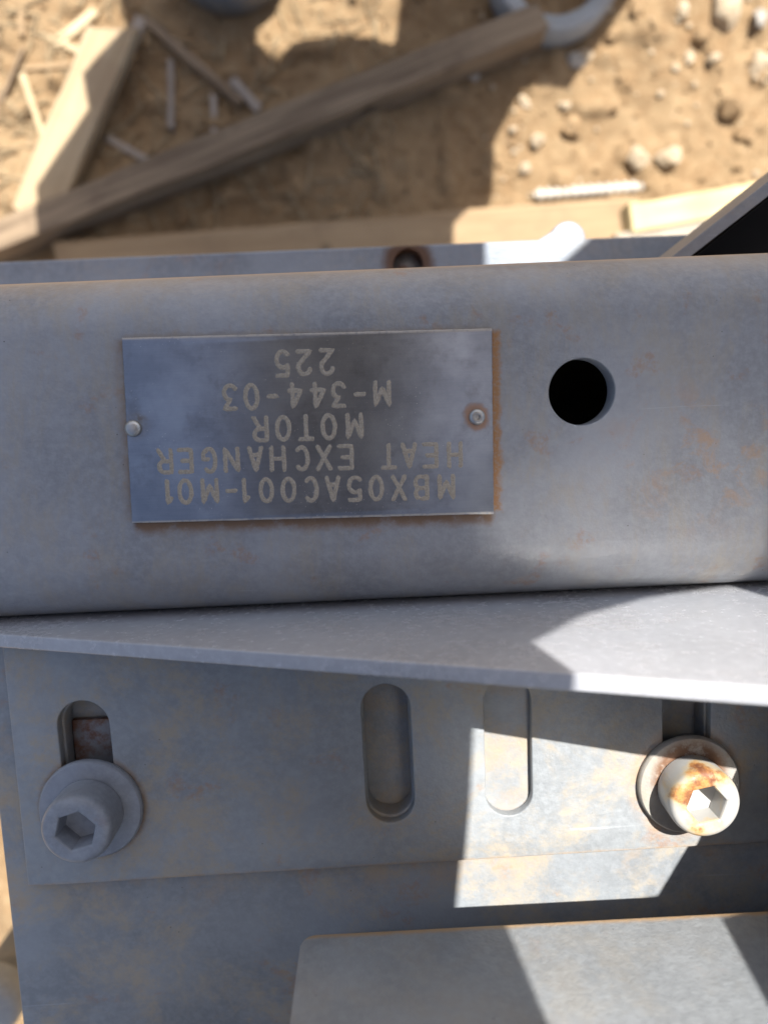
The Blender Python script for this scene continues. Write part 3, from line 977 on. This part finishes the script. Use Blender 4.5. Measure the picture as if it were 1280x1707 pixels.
# straw litter
V = []; F = []
for k in range(240):
    x = rng.uniform(-430, 40); y = rng.uniform(190, 450)
    L = rng.uniform(12, 55); w = rng.uniform(.6, 2.0); an = rng.uniform(0, 3.14)
    d = np.array([math.cos(an), math.sin(an)]); nn = np.array([-d[1], d[0]])
    b0 = len(V)
    bend = rng.normal(0, .12)
    for i in range(4):
        s = i / 3 - .5
        c = np.array([x, y]) + d * s * L + nn * bend * L * (s * s)
        z = Z_GROUND + float(gh(c[0], c[1])) + rng.uniform(.5, 4.0)
        for u, zz in ((-w, 0), (0, w * .9), (w, 0)):
            pp = c + nn * u
            V.append((pp[0], pp[1], z + zz))
    for i in range(3):
        for j in range(2):
            F.append((b0 + i * 3 + j, b0 + i * 3 + j + 1, b0 + i * 3 + j + 4, b0 + i * 3 + j + 3))
me = bpy.data.meshes.new('s'); me.from_pydata(V, [], F)
M_STRAW = stone_mat('straw', (0.24, 0.175, 0.105), (0.38, 0.30, 0.19))
tag(place('straw_litter', me, M_STRAW, None, (-200, 300, Z_GROUND)), 'dry straw and wood shreds strewn over the sand', 'straw', kind='stuff')

# white corrugated hose
hp = un(990, 309, Z_GROUND + 14); hz = Z_GROUND + float(gh(hp[0], hp[1])) + 5.0
prof = [(0.0, -60)]
for k in range(13):
    z = -60 + 9.2 * k
    prof += [(3.8, z), (3.8, z + 3.4), (6.6, z + 4.0), (6.9, z + 6.4), (6.6, z + 8.7), (3.8, z + 9.2)]
prof += [(0, 60)]
me = lathe(prof, 0, 0, 24)
d = un(1075, 301, 0) - un(900, 315, 0)
me.transform(Matrix.Translation((hp[0], hp[1], hz)) @ Matrix.Rotation(math.atan2(d[1], d[0]), 4, 'Z') @ Matrix.Rotation(math.pi / 2, 4, 'Y'))
def plastic():
    t = NT('white_plastic')
    return t.fin(t.mix(t.noise(90, 5), (0.42, 0.39, 0.34), (0.58, 0.55, 0.50)), .5)
o = place('corrugated_hose', me, plastic(), None, (hp[0], hp[1], hz - 7.5), 50)
tag(o, 'short piece of white corrugated hose lying on the sunlit sand', 'hose')

# two pipe collars at the top edge
def collar(px, py, r, h, label, mat):
    p = un(px, py, Z_GROUND + h)
    z0 = Z_GROUND - 4; z1 = Z_GROUND + h
    me = lathe([(r - 20, z0), (r - 1, z0), (r, z0 + 2), (r, z1 - 5), (r - 4, z1), (r - 14, z1), (r - 20, z1 - 5), (r - 20, z0)], p[0], p[1], 64)
    o = place('pipe_collar', me, mat, None, (p[0], p[1], z0), 40)
    tag(o, label, 'pipe collar', 'pipe collars standing on the sand')
collar(930, -66, 68, 30, 'pale grey pipe collar at the right end of the diagonal batten', M_PANEL)
collar(371, -122, 64, 34, 'dark grey pipe collar at the top left in the shade', M_PIPE)

# capped pipe at the lower left
p = un(-28, 1690, -150)
pp = thing('capped_pipe', (p[0], p[1], Z_GROUND), 'upright grey pipe with domed cap at the lower left corner', 'pipe')
place('pipe', lathe([(0, Z_GROUND - 5), (13, Z_GROUND - 5), (13, -165), (0, -165)], p[0], p[1], 40), M_PIPE, pp, None, 40)
place('cap', lathe([(0, -166), (16.5, -166), (17.2, -164), (17.2, -156), (16, -152.5), (13, -150.5), (0, -149)], p[0], p[1], 48), M_PANEL, pp, None, 40)

# ------------------------------------------------------------------ unseen steel panels, added and cut to shade the frame and the sand
ZP = -150.0
ZG = 300.0
gp = thing('beam_shade_panel', (300, 20, 0), 'unseen grey steel sheet added above the beam on a post to cast shadow', 'shadow panel')
o1 = [(-100, -60), (92, -60), (105, 42), (109, 59), (113, 92), (116, 134), (139, 146), (167, 155), (190, 159), (197, 160), (197, -60), (340, -60), (340, 430), (312, 430), (211, 344), (198, 333.5), (180, 318), (166, 304), (167, 375), (-100, 375)]
dz_ = ZG - 380.0
o1 = [(x + SUN.x * dz_, y + SUN.y * dz_) for x, y in o1]  # added sheet's outline, traced back along the sun from its shadow edges
place('panel', plate(o1, [], 3, .4, Matrix.Translation((0, 0, ZG))), M_PANEL, gp, None, 35)
place('post', box_me(290, 315, 5, 30, .1, ZG - 1.6, 1), M_PANEL, gp, None, 35)
wp = thing('sand_shade_panel', (60, 830, Z_GROUND), 'unseen grey notched steel sheet added on two posts to shade the sand', 'walkway panel')
o2 = [(-102, 690), (-102, 799), (-60, 850), (-41, 873), (-44, 906), (10, 957), (-2, 1001), (-2, 1420), (141, 1420), (141, 996), (137, 956), (150, 944), (158, 941), (166, 946), (176, 953),
      (190, 958), (207, 961), (230, 962.5), (255, 960), (279, 953), (284, 960), (289, 991), (291, 1420), (900, 1420), (529, 983), (491, 937), (465, 902), (414, 901), (384, 851), (380, 790), (352, 768), (328, 745), (325, 690)]
o2 = [(x + SUN.x * (ZP - 380), y + SUN.y * (ZP - 380)) for x, y in o2]  # added sheet's notches follow the shadow wanted on the sand
place('panel', plate(o2, [], 3, .4, Matrix.Translation((0, 0, ZP))), M_PANEL, wp, None, 35)
for x in (-80, 205):
    place('post', box_me(x - 15, x + 15, 820, 850, Z_GROUND - 8, ZP - 1.6, 1), M_PANEL, wp, None, 35)
